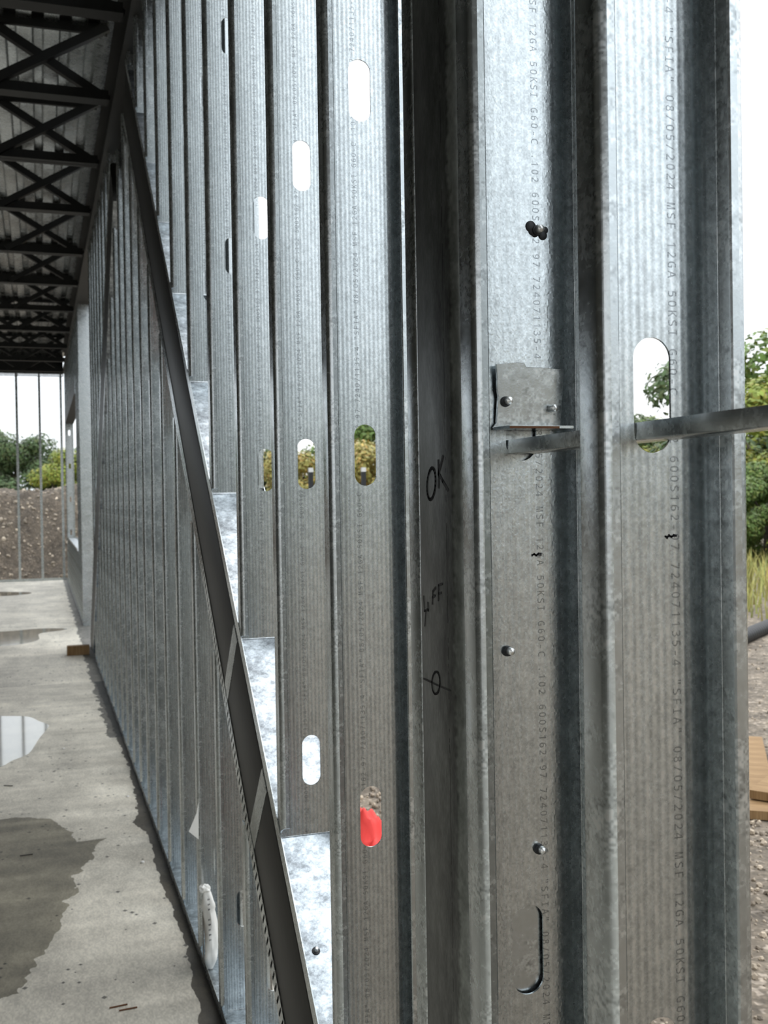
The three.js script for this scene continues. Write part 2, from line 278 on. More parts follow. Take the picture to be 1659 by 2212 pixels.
for (let n = 11; n <= 20; n++) {
  const z = A0 - 16 * n, top = Math.min(TOPH(z), H(line2(z) - 16.25 / Math.cos(Math.atan(.845))) - .0025);
  if (top > .25) buildStud('wall_stud', `short galvanized stud under the far brace, ${ord[20 - n]} from the doorway gap`, 'studs under the far brace', { z, yb: SLAB, yt: top, slots: slotRows(2.876), web: plainZinc, far: true });
  if (H(line2(z)) < TOPH(z) - .3) buildStud('wall_stud', `galvanized stud standing on the far brace, ${ord[20 - n]} from the doorway gap`, 'studs standing on the far brace', { z, yb: Math.max(SLAB, H(line2(z + 1.7)) + .0015), yt: TOPH(z), slots: slotRows(2.876), web: plainZinc, far: true });
}

part(Q, 'backing_plate', box(.012, DEP - .012, .02, 2.6, -.0085, -.0066), zinc);
// screws through Q
function screw(parent, px, py, zPlane, washer) {
  const p = onZ(px, py, zPlane), g = new THREE.Group(); g.name = 'screw'; g.position.set(p.x * I - parent.position.x, (p.y + EYE) * I - parent.position.y, -zPlane * I - parent.position.z); parent.add(g);
  if (washer) part(g, 'gasket', new THREE.CylinderGeometry(.0056, .0062, .004, 18).rotateX(Math.PI / 2).translate(-.0012, -.0005, .002), washerBlack);
  part(g, 'shank', new THREE.LatheGeometry([[0, .0125], [.0016, .0125], [.0022, .0115], [.0038, .0112], [.0043, .0102], [.0043, 0], [0, 0]].map((a) => new THREE.Vector2(...a)), 18).rotateX(Math.PI / 2), screwMetal);
  return g;
}
for (const [x, y] of [[1160, 498], [1097, 1405], [1165, 1832]]) screw(Q, x, y, 42.02, true);
// sealant squeezed out round the top screw
{
  const p = onZ(1160, 498, 42.02), gs = []; for (const [dx, dy, r] of [[-.008, .004, .0065], [-.003, -.003, .005], [.007, -.005, .0055], [.010, .001, .004], [-.006, -.001, .005]]) gs.push(new THREE.SphereGeometry(r, 10, 8).scale(1, 1, .35).translate(dx, dy, 0));
  part(Q, 'sealant_blob', mergeGeometries(gs), washerBlack, [p.x * I - Q.position.x, (p.y + EYE) * I - Q.position.y, 0.0005]);
}
// marker dashes on Q and R
function ribbon(pts, wd, toLocal) { // pts in pixels
  const L = pts.map(toLocal), pos = [];
  for (let i = 0; i < L.length - 1; i++) { const a = L[i], b = L[i + 1], d = b.clone().sub(a), n = toLocal.normal, s = new THREE.Vector3().crossVectors(d, n).normalize().multiplyScalar(wd / 2), e = d.clone().normalize().multiplyScalar(wd * .3); const A = a.clone().sub(e), Bv = b.clone().add(e); const q = [A.clone().add(s), A.clone().sub(s), Bv.clone().sub(s), Bv.clone().add(s)]; for (const k of [0, 1, 2, 0, 2, 3]) pos.push(q[k].x, q[k].y, q[k].z); }
  const g = new THREE.BufferGeometry(); g.setAttribute('position', new THREE.Float32BufferAttribute(pos, 3)); g.setAttribute('uv', new THREE.Float32BufferAttribute(new Float32Array(pos.length / 3 * 2), 2)); g.computeVertexNormals(); return g;
}
function planeZ(zp, o) { const f = ([x, y]) => { const p = onZ(x, y, zp); return new THREE.Vector3(p.x * I - o.position.x, (p.y + EYE) * I - o.position.y, -zp * I + .0003 - o.position.z); }; f.normal = new THREE.Vector3(0, 0, 1); return f; }
function planeX(xp, o, e = .0004) { const f = ([x, y]) => { const p = onX(x, y, xp); return new THREE.Vector3(p.x * I - e - o.position.x, (p.y + EYE) * I - o.position.y, p.z * I - o.position.z); }; f.normal = new THREE.Vector3(-1, 0, 0); return f; }
part(Q, 'marker_dash', mergeGeometries([ribbon([[1149, 1201], [1154, 1196], [1158, 1201], [1163, 1195], [1169, 1196]], .0016, planeZ(42.02, Q)), ribbon([[1149, 1198], [1169, 1199]], .0016, planeZ(42.02, Q))]), ink);
part(R, 'marker_dash', mergeGeometries([ribbon([[1437, 1158], [1441, 1163], [1445, 1155], [1450, 1161], [1455, 1155], [1461, 1157]], .0014, planeZ(31.556, R)), ribbon([[1437, 1159], [1461, 1158]], .0015, planeZ(31.556, R))]), ink);

// dark steel post with marker writing
const post = thing('steel_post', 'dark square steel post in the wall with OK written on it', 'post', [WALL * I, 0, 0]);
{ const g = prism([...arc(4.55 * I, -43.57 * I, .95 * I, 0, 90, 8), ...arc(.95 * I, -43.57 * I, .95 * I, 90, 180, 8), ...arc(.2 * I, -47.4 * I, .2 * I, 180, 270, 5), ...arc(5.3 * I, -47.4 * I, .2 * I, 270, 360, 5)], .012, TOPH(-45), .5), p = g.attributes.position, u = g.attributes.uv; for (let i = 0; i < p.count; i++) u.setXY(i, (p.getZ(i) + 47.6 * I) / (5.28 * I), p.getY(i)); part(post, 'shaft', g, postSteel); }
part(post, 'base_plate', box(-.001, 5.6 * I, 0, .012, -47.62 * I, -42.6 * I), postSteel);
{
  const pl = planeX(WALL, post), ell = (cx, cy, rx, ry, tilt) => { const o = []; for (let i = 0; i <= 22; i++) { const a = i / 22 * Math.PI * 2 + .4, x = rx * Math.cos(a), y = ry * Math.sin(a); o.push([cx + x + tilt * y, cy + y]); } return o; };
  const gs = [ribbon(ell(931.7, 1045, 9, 34, -.06), .0042, pl), ribbon([[947, 995], [947.6, 1024], [947.6, 1053]], .0045, pl), ribbon([[957, 986], [947.6, 1023], [957, 1040], [968, 1059]], .0045, pl),
    ribbon([[935.5, 1277], [934.5, 1290], [934, 1305]], .003, pl), ribbon([[935.5, 1277], [941, 1269]], .003, pl), ribbon([[935, 1291], [939.5, 1286]], .003, pl), ribbon([[947.6, 1264], [947, 1297]], .003, pl), ribbon([[947.6, 1264], [955.6, 1261]], .003, pl), ribbon([[947.6, 1283], [954, 1280]], .003, pl),
    ribbon([[915.5, 1288], [917, 1320], [925, 1316]], .003, pl), ribbon([[924.5, 1302], [925, 1320]], .003, pl), ribbon([[920.5, 1320], [918, 1352]], .003, pl), ribbon(ell(941.8, 1475, 8.5, 24, -.03), .003, pl), ribbon([[915.5, 1466], [945, 1480], [973, 1492]], .0022, pl)];
  const w = part(post, 'marker_writing', mergeGeometries(gs), ink); w.userData.label = 'black handwritten marker notes reading OK';
}

// clip angle on Q
{
  const zf = 41.9, a = onZ(1064, 790, zf), b = onZ(1211, 800, zf), c = onZ(1207, 924, zf), d = onZ(1063, 924, zf);
  const base = thing('clip_angle', 'bent galvanized clip angle with rusty lower edge holding the bridging channel', 'bracket', [d.x * I, (d.y + EYE) * I, -zf * I]);
  const L = (p) => new THREE.Vector2((p.x - d.x) * I, (p.y - d.y) * I), rr = rng(7), pts = [L(d), L(c), L(b)];
  const b2 = L(b), a2 = L(a); for (const [t, o] of [[.3, .0006], [.55, 0], [.58, .004], [.7, .0045]]) pts.push(new THREE.Vector2(b2.x + (a2.x - b2.x) * t, b2.y + (a2.y - b2.y) * t + o)); pts.push(new THREE.Vector2(a2.x + .002, a2.y + .001));
  for (const t of [.2, .35, .5, .65, .8, .92]) pts.push(new THREE.Vector2(a2.x * (1 - t) + .0045 + (rr() - .5) * .0022, a2.y * (1 - t)));
  part(base, 'plate', new THREE.ExtrudeGeometry(new THREE.Shape(pts), { depth: .0028, bevelEnabled: true, bevelThickness: .0004, bevelSize: .0004, bevelSegments: 1 }).rotateX(.055), zinc);
  part(base, 'seat', prism([[.001, 0], [L(c).x + .001, 0], [L(c).x + .001, .033], [.006, .033]], -.0025, .0005), zinc);
  part(base, 'rusted_edge', box(.006, L(c).x * .8, -.0027, -.0002, .033, .0334), rust);
  screw(base, 1093, 867, 41.75, true); screw(base, 1190, 883, 41.75, false);
}
// cold-rolled bridging channel through the slots of Q and R
{
  const x0 = WALL + 2.18, x1 = WALL + 3.62, y0 = 1.88, h = .62, t = .0016, z0 = -42.15 * I, z1 = -13 * I;
  const g = thing('bridging_channel', 'slim galvanized channel bar running through the slots of two studs', 'channel', [x0 * I, H(y0), z0]);
  const Wd = (x1 - x0) * I, hh = h * I, q = .0022;
  const outline = [[0, hh], [0, q], ...arc(q, q, q, 180, 270, 4), ...arc(Wd - q, q, q, 270, 360, 4), [Wd, hh], [Wd - t, hh], [Wd - t, t], [t, t], [t, hh]];
  const geo = prism(outline, 0, z1 - z0).rotateX(Math.PI / 2).scale(1, -1, 1); // swept along z
  const idx = geo; idx.computeVertexNormals(); part(g, 'channel_section', toCreasedNormals(geo, .6), plainZinc);
}

// floor track and the tracks on the braces
function track(name, label, pos, len, legUp, o = {}) { // lies along local -z, legs along +y (legUp>0) or -y
  const g = thing(name, label, 'track', pos, o.group), s = Math.sign(legUp), a = Math.abs(legUp);
  part(g, 'web', box(0, DEP, s > 0 ? -.0018 : 0, s > 0 ? 0 : .0018, -len, 0), o.webMat || spangle);
  for (const x of [-.0012, DEP]) {
    if (o.slotted && x < 0) {
      const sp = new THREE.Shape([[0, 0], [len, 0], [len, a], [0, a]].map((p) => new THREE.Vector2(...p)));
      for (let k = 1; k * I < len - .02; k++) sp.holes.push(stadium(new THREE.Path(), k * I, a * .5, .36 * I, a * .74));
      part(g, 'slotted_leg', new THREE.ExtrudeGeometry(sp, { depth: .0006, bevelEnabled: false, curveSegments: 3 }).rotateY(Math.PI / 2).translate(x, s > 0 ? 0 : -a, 0), plainZinc);
    } else part(g, 'leg', s > 0 ? box(x, x + .0018, 0, a, -len, 0) : box(x, x + .0018, -a, 0, -len, 0), zinc);
  }
  return g;
}
track('floor_track', 'galvanized floor track along the edge of slab under the long stud row', [WALL * I, .0018, -28 * I], (402 - 28) * I, 1.25 * I);
track('floor_track', 'galvanized floor track beyond the doorway gap', [WALL * I, .0018, -495 * I], (798 - 495) * I, 1.25 * I);

function brace(z0, z1, line, sgn, slope, label, upLab, lowLab, bands, BR = 11.4) {
  const ang = Math.atan(slope), len = Math.abs(z1 - z0) / Math.cos(ang) * I, start = [WALL * I, H(line(z0)), z0 * I];
  // local axes: -z runs along the brace away from the camera, y is its upper normal
  const put = (g) => { g.rotation.x = sgn * ang; return g; };
  const nrm = (off) => { const n = new THREE.Vector3(0, 1, 0).applyAxisAngle(new THREE.Vector3(1, 0, 0), sgn * ang).multiplyScalar(off); return [start[0] + n.x, start[1] + n.y, start[2] + n.z]; };
  put(track('brace_track', upLab, nrm(0), len, 1.25 * I));
  put(track('slotted_track', lowLab, nrm(-(BR + .13) * I), len, 1.7 * I, { slotted: true }));
  const b = put(thing('diagonal_brace', label, 'brace', nrm(-.0022)));
  const rb = .3 * I, prof = [...arc(5.5 * I - 1.1 * I, -1.1 * I, 1.1 * I, 0, 90, 7), ...arc(.001 + 1.1 * I, -1.1 * I, 1.1 * I, 90, 180, 7), ...arc(.001 + rb, -BR * I + rb, rb, 180, 270, 5), ...arc(5.5 * I - rb, -BR * I + rb, rb, 270, 360, 5)];           // x, y(normal)
  const sweep = (pf, a, c) => { const q = prism(pf, a, c, .5); q.rotateX(-Math.PI / 2); return q; };
  const flip = prof.map(([x, y]) => [x, y]);
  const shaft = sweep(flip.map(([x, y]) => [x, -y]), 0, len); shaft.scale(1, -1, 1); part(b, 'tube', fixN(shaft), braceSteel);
  for (const [d, wd] of bands || []) {
    const rO = 1.1 * I + .0012, cx = .001 + 1.1 * I, o = [...arc(cx, -1.1 * I, rO, 105, 180, 7), [cx - rO, -(BR - .1) * I]], inn = [[cx - rO + .0012, -(BR - .1) * I], ...arc(cx, -1.1 * I, rO - .0012, 180, 105, 7)];
    const s = sweep([...o, ...inn].map(([x, y]) => [x, -y]), d, d + wd); s.scale(1, -1, 1); const m = part(b, 'strap', fixN(s), plainZinc); m.userData.label = 'light grey metal strap wrapped over the brace';
  }
  return b;
}
function fixN(g) { const q = g.attributes.position.array, w = g.attributes.uv.array; for (let i = 0; i < q.length; i += 9) for (let k = 0; k < 3; k++) { const t = q[i + 3 + k]; q[i + 3 + k] = q[i + 6 + k]; q[i + 6 + k] = t; } for (let i = 0; i < w.length; i += 6) for (let k = 0; k < 2; k++) { const t = w[i + 2 + k]; w[i + 2 + k] = w[i + 4 + k]; w[i + 4 + k] = t; } g.computeVertexNormals(); return toCreasedNormals(g, .5); }
const along = (z) => (-z - 49) / CA * I;
brace(-49, -212, line1, 1, SL, 'dark steel tube brace rising from the steel post away to the roof beam', 'galvanized track lying on the near brace, stud ends sit in it', 'slotted galvanized track under the near brace', [[along(-85.2), 2.4 * I], [along(-97.9), 2.2 * I]]);
brace(-262, -424, line2, -1, .845, 'dark steel tube brace falling from roof beam to floor beside doorway', 'galvanized track lying on the far brace', 'slotted galvanized track under the far brace', null, 16);

// screw on the near brace track
{
  const tr = scene.children.find((o) => o.name === 'brace_track'); const p = onZ(679, 1924, 74.5), sc = new THREE.Group(); sc.name = 'screw';
  const wpt = new THREE.Vector3(p.x * I, H(line1(-74.3)), -74.3 * I); tr.updateMatrixWorld(true); sc.position.copy(tr.worldToLocal(wpt)); tr.add(sc);
  part(sc, 'gasket', new THREE.CylinderGeometry(.0075, .0082, .002, 16).translate(0, .001, 0), washerBlack);
  part(sc, 'shank', new THREE.CylinderGeometry(.0026, .0045, .012, 14).translate(0, .006, 0), screwMetal);
}
// gusset where the braces meet the beam, foot of the far brace
solo('gusset_plate', new THREE.ExtrudeGeometry(new THREE.Shape([[-.1, 0], [1.45, 0], [1.15, -.32], [.2, -.32]].map((p) => new THREE.Vector2(...p))), { depth: .012, bevelEnabled: false }).rotateY(Math.PI / 2), joistSteel, 'dark gusset plate where both braces meet under the roof beam', 'plate', [WALL * I + 2.6 * I, TOPH(-235) - .002, -212 * I]);

// wall beyond the doorway: jamb, studs, window opening
{
  const j = thing('door_jamb', 'bright boxed galvanized jamb at the far side of the doorway gap', 'jamb', [WALL * I, .002, -495 * I]);
  part(j, 'face', box(0, DEP, 0, TOPH(-495) - .02, -.004, 0), plainZinc); part(j, 'side', box(0, .003, 0, TOPH(-495) - .02, -.088, -.004), zinc); part(j, 'side', box(DEP - .003, DEP, 0, TOPH(-495) - .02, -.088, -.004), zinc);
  for (const z of [-514, -530, -546]) buildStud('wall_stud', 'galvanized stud between the doorway gap and the window opening', 'studs beyond the doorway', { z, yb: .003, yt: TOPH(z) - .01, slots: slotRows(2.876), web: plainZinc, far: true });
  const op = [-562, -776];
  for (const z of [...Array(13).keys()].map((k) => -562 - 16 * k)) buildStud('wall_stud', 'short galvanized stud under the window opening', 'studs under the window opening', { z, yb: .003, yt: H(-25), slots: [], web: plainZinc, far: true });
  for (const z of [...Array(13).keys()].map((k) => -562 - 16 * k)) buildStud('wall_stud', 'short galvanized stud above the window opening', 'studs above the window opening', { z, yb: H(66), yt: TOPH(z) - .01, slots: [], web: plainZinc, far: true });
  buildStud('wall_stud', 'galvanized stud at the far end of the window opening', null, { z: -782, yb: .003, yt: TOPH(-782) - .01, slots: slotRows(2.876), web: plainZinc });
  track('window_sill_track', 'bright galvanized sill track at the foot of window opening', [WALL * I, H(-25) + .0019, op[0] * I + .05], 3.5 * 1.55, 1.25 * I);
  const h = thing('window_header', 'brownish box header above the window opening', 'header', [WALL * I, H(57), op[0] * I]);
  part(h, 'front', box(0, .003, 0, 8.8 * I, -5.45, 0), joistSteel); part(h, 'back', box(DEP - .003, DEP, 0, 8.8 * I, -5.45, 0), joistSteel); part(h, 'soffit', box(.003, DEP - .003, 0, .003, -5.45, 0), joistSteel);
}
// end wall of studs
{
  const zE = -798 * I, top = H(95.5);
  const proto = (() => { const g = thing('end_wall_stud', 'thin galvanized stud of the open end wall in front of the dirt bank', 'stud', [0, .004, zE], 'studs of the open end wall');
    // section turned: web edge-on to the camera
    part(g, 'web', box(-.001, .0015, 0, top - .01, -.146, 0), zinc); part(g, 'flange', box(0, .041, 0, top - .01, -.0026, 0), zinc); part(g, 'flange', box(0, .041, 0, top - .01, -.146, -.1434), zinc); return g; })();
  const xs = [14.6, -.4, -16.2]; for (let k = 1; k < 21; k++) xs.push(-16.2 - 16 * k);
  proto.position.set(xs[0] * I, .004, zE);
  for (const x of xs.slice(1)) copyOf(proto, [x * I, .004, zE]);
  const tr = thing('floor_track', 'galvanized floor track of the open end wall', 'track', [-8.9, .001, zE]);
  part(tr, 'web', box(0, 8.9 + WALL * I - .004, 0, .0018, -.147, 0), zinc); part(tr, 'leg', box(0, 8.9 + WALL * I - .004, 0, .045, .0, .0018), zinc);
  const st = thing('slotted_track', 'slotted galvanized head track above the open end wall', 'track', [-8.9, top, zE]);
  const len = 8.9 + WALL * I - .004, sp = new THREE.Shape([[0, 0], [len, 0], [len, 2.5 * I], [0, 2.5 * I]].map((p) => new THREE.Vector2(...p)));
  for (let k = 1; k * I < 1.45; k++) sp.holes.push(stadium(new THREE.Path(), len - k * I, 1.2 * I, .4 * I, 1.7 * I));
  part(st, 'slotted_leg', new THREE.ExtrudeGeometry(sp, { depth: .0018, bevelEnabled: false, curveSegments: 3 }).translate(0, -2.5 * I, 0), zinc); part(st, 'web', box(0, len, 0, .002, -.147, 0), zinc);
  const eb = thing('end_beam', 'dark steel beam above the open end wall', 'beam', [-8.9, top + .004, zE - .16]);
  part(eb, 'flange', box(0, len, 0, .014, 0, .17), joistSteel); part(eb, 'beam_web', box(0, len, .014, .44, .08, .09), joistSteel); part(eb, 'flange', box(0, len, .44, .454, 0, .17), joistSteel);
}

// unseen wall added to block daylight from the left and darken the hall
{ const g = struct('added_wall_left', 'unseen plain grey wall added to block daylight on the left of the hall', 'wall'); part(g, 'light_blocker', box(-9.3, -9, 0, H(108), -20.5, 7.8), std({ color: lin(.24, .235, .22), roughness: .9 })); }
// ---------------------------------------------------------------- roof
{
  const slope = Math.atan(8 / 588), bz0 = 300, bz1 = -806;
  const g = thing('roof_beam', 'dark steel beam running along the top of the stud wall', 'beam', [(WALL - .8) * I, TOPH(bz0) + .004, bz0 * I]); g.rotation.x = slope;
  const len = (bz0 - bz1) * I;
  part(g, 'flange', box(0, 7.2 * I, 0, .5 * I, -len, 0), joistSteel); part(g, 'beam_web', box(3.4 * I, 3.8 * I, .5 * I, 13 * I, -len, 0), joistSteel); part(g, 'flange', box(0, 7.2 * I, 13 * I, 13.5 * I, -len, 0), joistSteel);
  // roof deck of trapezoidal sheets, ribs along the building
  const deck = struct('roof', 'corrugated steel roof deck on bar joists', 'roof');
  const yD = H(110.5), P = 6 * I, prof = []; const t = .0012;
  const rib = [[0, 0], [1.75, 0], [2.25, 1.5], [5.5, 1.5], [6, 0]];
  const sheet = (() => { const top = []; for (let k = 0; k < 6; k++) for (const [x, y] of rib.slice(0, 4)) top.push([x * I + k * P, y * I]); top.push([6 * P, 0]); return [...top, ...top.slice().reverse().map(([x, y]) => [x, y + t])]; })();
  const gd = prism(sheet.map(([x, y]) => [x, -y]), 0, (300 + 815) * I, .2); gd.rotateX(-Math.PI / 2); gd.scale(1, 1, 1);
  gd.computeBoundingBox();
  for (let k = 0; k < 11; k++) part(deck, 'deck_sheet', gd, plainZinc, [(WALL + 7) * I - (k + 1) * 6 * P, yD, 300 * I]);
}
// bar joists
{
  const L = 9.3, x1 = (WALL - 1) * I, yb = H(92), dep = 18 * I;
  const j = thing('bar_joist', 'dark open-web steel joist, eleventh from the open end wall', 'joist', [x1, yb, -203 * I], 'bar joists under the roof deck');
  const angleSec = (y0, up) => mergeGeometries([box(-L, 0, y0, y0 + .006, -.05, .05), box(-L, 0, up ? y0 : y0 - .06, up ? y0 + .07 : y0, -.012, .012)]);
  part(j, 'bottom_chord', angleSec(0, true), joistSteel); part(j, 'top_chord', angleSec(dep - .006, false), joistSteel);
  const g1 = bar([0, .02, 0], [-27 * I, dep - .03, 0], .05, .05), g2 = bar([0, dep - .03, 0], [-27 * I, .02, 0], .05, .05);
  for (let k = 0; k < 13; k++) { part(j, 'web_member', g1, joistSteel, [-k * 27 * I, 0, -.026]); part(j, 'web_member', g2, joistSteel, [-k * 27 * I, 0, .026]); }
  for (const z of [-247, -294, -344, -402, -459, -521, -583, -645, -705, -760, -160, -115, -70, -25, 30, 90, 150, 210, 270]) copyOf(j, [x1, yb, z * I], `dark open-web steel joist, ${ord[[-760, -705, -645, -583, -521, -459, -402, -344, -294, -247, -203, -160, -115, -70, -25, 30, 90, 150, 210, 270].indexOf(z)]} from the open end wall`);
}

// ---------------------------------------------------------------- things on the slab
function puddle(px, label, y = .0012) {
  const pts = toFloor(px).map(([x, z]) => new THREE.Vector2(x, -z)), c = new THREE.SplineCurve([...pts, pts[0]]).getPoints(pts.length * 5), s = new THREE.Shape(c);
  return solo('puddle', new THREE.ExtrudeGeometry(s, { depth: .0009, bevelEnabled: false }).rotateX(-Math.PI / 2), std2, label, 'puddle', [0, y - .0009, 0], null);
}
const std2 = new THREE.MeshPhysicalMaterial({ color: lin(.8, .8, .78), roughness: .06, transmission: 1, thickness: 0, ior: 1.33 });
puddle([[-120, 1548], [-40, 1546], [0, 1547], [58, 1548], [84, 1558], [104, 1566], [101, 1576], [84, 1596], [63, 1627], [25, 1644], [0, 1657], [-60, 1668], [-130, 1640]], 'largest rain puddle on the concrete, mirroring the sky');
puddle([[-110, 1366], [0, 1364.5], [84, 1358], [142, 1358], [132, 1362], [86, 1368.5], [84, 1381], [61, 1388.5], [0, 1396], [-100, 1392]], 'long narrow rain puddle in front of the doorway gap');
puddle([[-90, 1279], [0, 1278.5], [63, 1279.7], [58, 1283.5], [0, 1288], [-80, 1288]], 'thin dark puddle near the end wall');

const woodN = mixNoise(256, 256, [[60, 3, 1, 61], [18, 2, .8, 62], [120, 8, .4, 63]]);
const woodMap = dataTex(256, 256, (x, y, i) => { const v = woodN[i]; return [.62 + .22 * (v - .5), .5 + .22 * (v - .5), .35 + .2 * (v - .5)]; }, true, [4, 4]);
const wood = std({ color: lin(.75, .72, .66), map: woodMap, roughness: .8 });
{
  const a = onY(145, 1417, -EYE), g = thing('timber_block', 'short brown timber offcut lying at the foot of the far brace', 'timber', [a.x * I, .001, a.z * I]);
  part(g, 'block', box(0, 8 * I, 0, 3.4 * I, -3.4 * I, 0), wood);
}
// crumpled wrapper between the studs
{
  const white = std({ color: lin(.8, .79, .75), roughness: .6 }), dark = std({ color: lin(.05, .05, .06), roughness: .7 }), tan = std({ color: lin(.3, .24, .18), roughness: .8 });
  const g = thing('plastic_wrapper', 'crumpled white printed plastic wrapper standing in the floor track', 'wrapper', [(WALL + .75) * I, .003, -124.5 * I]);
  const geo = new THREE.CylinderGeometry(.02, .02, .25, 20, 26).translate(0, .125, 0), p = geo.attributes.position, r = rng(5), ph = [...Array(8)].map(() => r() * 6.28);
  for (let i = 0; i < p.count; i++) { const x = p.getX(i), y = p.getY(i), z = p.getZ(i), a = Math.atan2(z, x), t = y / .25; let k = Math.min(1, .35 + t * 5) * (t > .8 ? 1 - (t - .8) * 3 : 1) * (1 + .12 * Math.sin(3 * a + ph[0] + t * 9) + .07 * Math.sin(5 * a + ph[1] - t * 17)); k *= 1 - .18 * Math.exp(-((t - .72) ** 2) / .0006) - .14 * Math.exp(-((t - .22) ** 2) / .0008); const lean = .012 * Math.sin(t * 2.6) - .016 * t; p.setXYZ(i, x * k + lean, y, z * k); }
  geo.computeVertexNormals(); part(g, 'pouch', geo, white);
  const knot = new THREE.IcosahedronGeometry(.016, 3), kp = knot.attributes.position; for (let i = 0; i < kp.count; i++) { const x = kp.getX(i), y = kp.getY(i), z = kp.getZ(i), k = 1 + .25 * Math.sin(x * 330 + ph[2]) * Math.sin(y * 290 + ph[3]) * Math.cos(z * 310); kp.setXYZ(i, x * k * 1.2 - .014, y * k * .8 + .247, z * k); } knot.computeVertexNormals(); part(g, 'twisted_top', knot, white);
  const lt = []; for (let k = 0; k < 9; k++) if (k !== 3) for (const q of [0, 1]) lt.push(box(-.0035 + .0034 * q, -.0015 + .0034 * q + .0006 * Math.sin(k * 3), .217 - k * .0155 + .001 * q, .2225 - k * .0155, .0197, .0206)); part(g, 'dark_print', mergeGeometries(lt.map((q, k) => q.translate(-.001 - .0011 * (8 - k / 2) * .4, 0, .0015))), dark);
  part(g, 'side_stripe', new THREE.CylinderGeometry(.0196, .0196, .15, 8, 1, true, -2.2, .8).translate(-.002, .1, .002), tan);
  solo('paper_scrap', new THREE.ExtrudeGeometry(new THREE.Shape([[0, 0], [-.03, .028], [-.004, .085], [.002, .12]].map((q) => new THREE.Vector2(...q))), { depth: .0012, bevelEnabled: false }), white, 'small white torn paper scrap stuck on a stud above the wrapper', 'paper', (() => { const q = onZ(429, 1813, 127.6); return [q.x * I, (q.y + EYE) * I, -127.6 * I]; })());
}
// bits lying on the slab
{
  const chipM = std({ color: lin(.8, .79, .76), roughness: .6 }), dk = std({ color: lin(.05, .045, .04), roughness: .8 });
  const chip = new THREE.IcosahedronGeometry(.008, 1).scale(1, .6, .8);
  const spots = [[308, 1864, 'white chip on the slab close to the floor track, biggest one'], [276, 1722, 'white chip on the slab by the wet edge, farther off'], [137, 1618, 'white chip on the slab right of the largest puddle'], [134, 1282, 'white scrap on the slab near the end wall']];
  for (const [x, y, l] of spots) { const p = onY(x, y, -EYE); solo('concrete_chip', chip, chipM, l, 'chip', [p.x * I, .0035, p.z * I]); }
  const nail = new THREE.CylinderGeometry(.0022, .0022, .05, 8).rotateZ(Math.PI / 2);
  for (const [x, y, a, m, l] of [[256, 2175, .1, rust, 'rusty nail on the slab, left of the two lying together'], [277, 2181, .05, rust, 'rusty nail on the slab, nearer the wall of the two lying together'], [57, 1848, .05, dk, 'dark nail lying on the damp patch'], [18, 1698, -.5, dk, 'dark nail lying just past the damp patch']]) { const p = onY(x, y, -EYE), o = solo('nail', nail, m, l, 'nail', [p.x * I, .0024, p.z * I]); o.rotation.y = a; }
}

// ---------------------------------------------------------------- outdoors
const GY = -4 * I;
const dirtN = mixNoise(1024, 1024, [[9, 9, .8, 81], [40, 40, 1, 82], [120, 120, .9, 83], [300, 300, .8, 84]]), dirtS = mixNoise(1024, 1024, [[170, 170, 1, 85], [90, 90, .6, 86]]);
const dirtMap = dataTex(1024, 1024, (x, y, i) => { const s = sstep(.62, .74, dirtS[i]), a = .5 + .55 * (dirtN[i] - .5); return [a * (1 + .35 * s), a * (.95 + .35 * s), a * (.88 + .36 * s)]; }, true, [.35, .35]);
const dirt = std({ color: lin(.72, .65, .57), map: dirtMap, roughness: .95, bumpMap: dirtMap, bumpScale: .006 });
function rolling(x0, x1, z0, z1, nx, nz, fy) {
  const g = new THREE.PlaneGeometry(x1 - x0, z0 - z1, nx, nz).rotateX(-Math.PI / 2).translate((x0 + x1) / 2, 0, (z0 + z1) / 2), p = g.attributes.position, u = g.attributes.uv;
  for (let i = 0; i < p.count; i++) { p.setY(i, fy(p.getX(i), p.getZ(i))); u.setXY(i, p.getX(i), p.getZ(i)); } g.computeVertexNormals(); return g;
}
{
  const g = struct('ground', 'bare brown earth around the building', 'ground');
  part(g, 'earth', rolling(-90, 100, 80, -150, 90, 110, (x, z) => GY - .04 + .05 * Math.sin(x * .31 + 1) * Math.cos(z * .27) * (Math.abs(x) > 8 || z < -24 ? 1 : .2)), dirt);
}
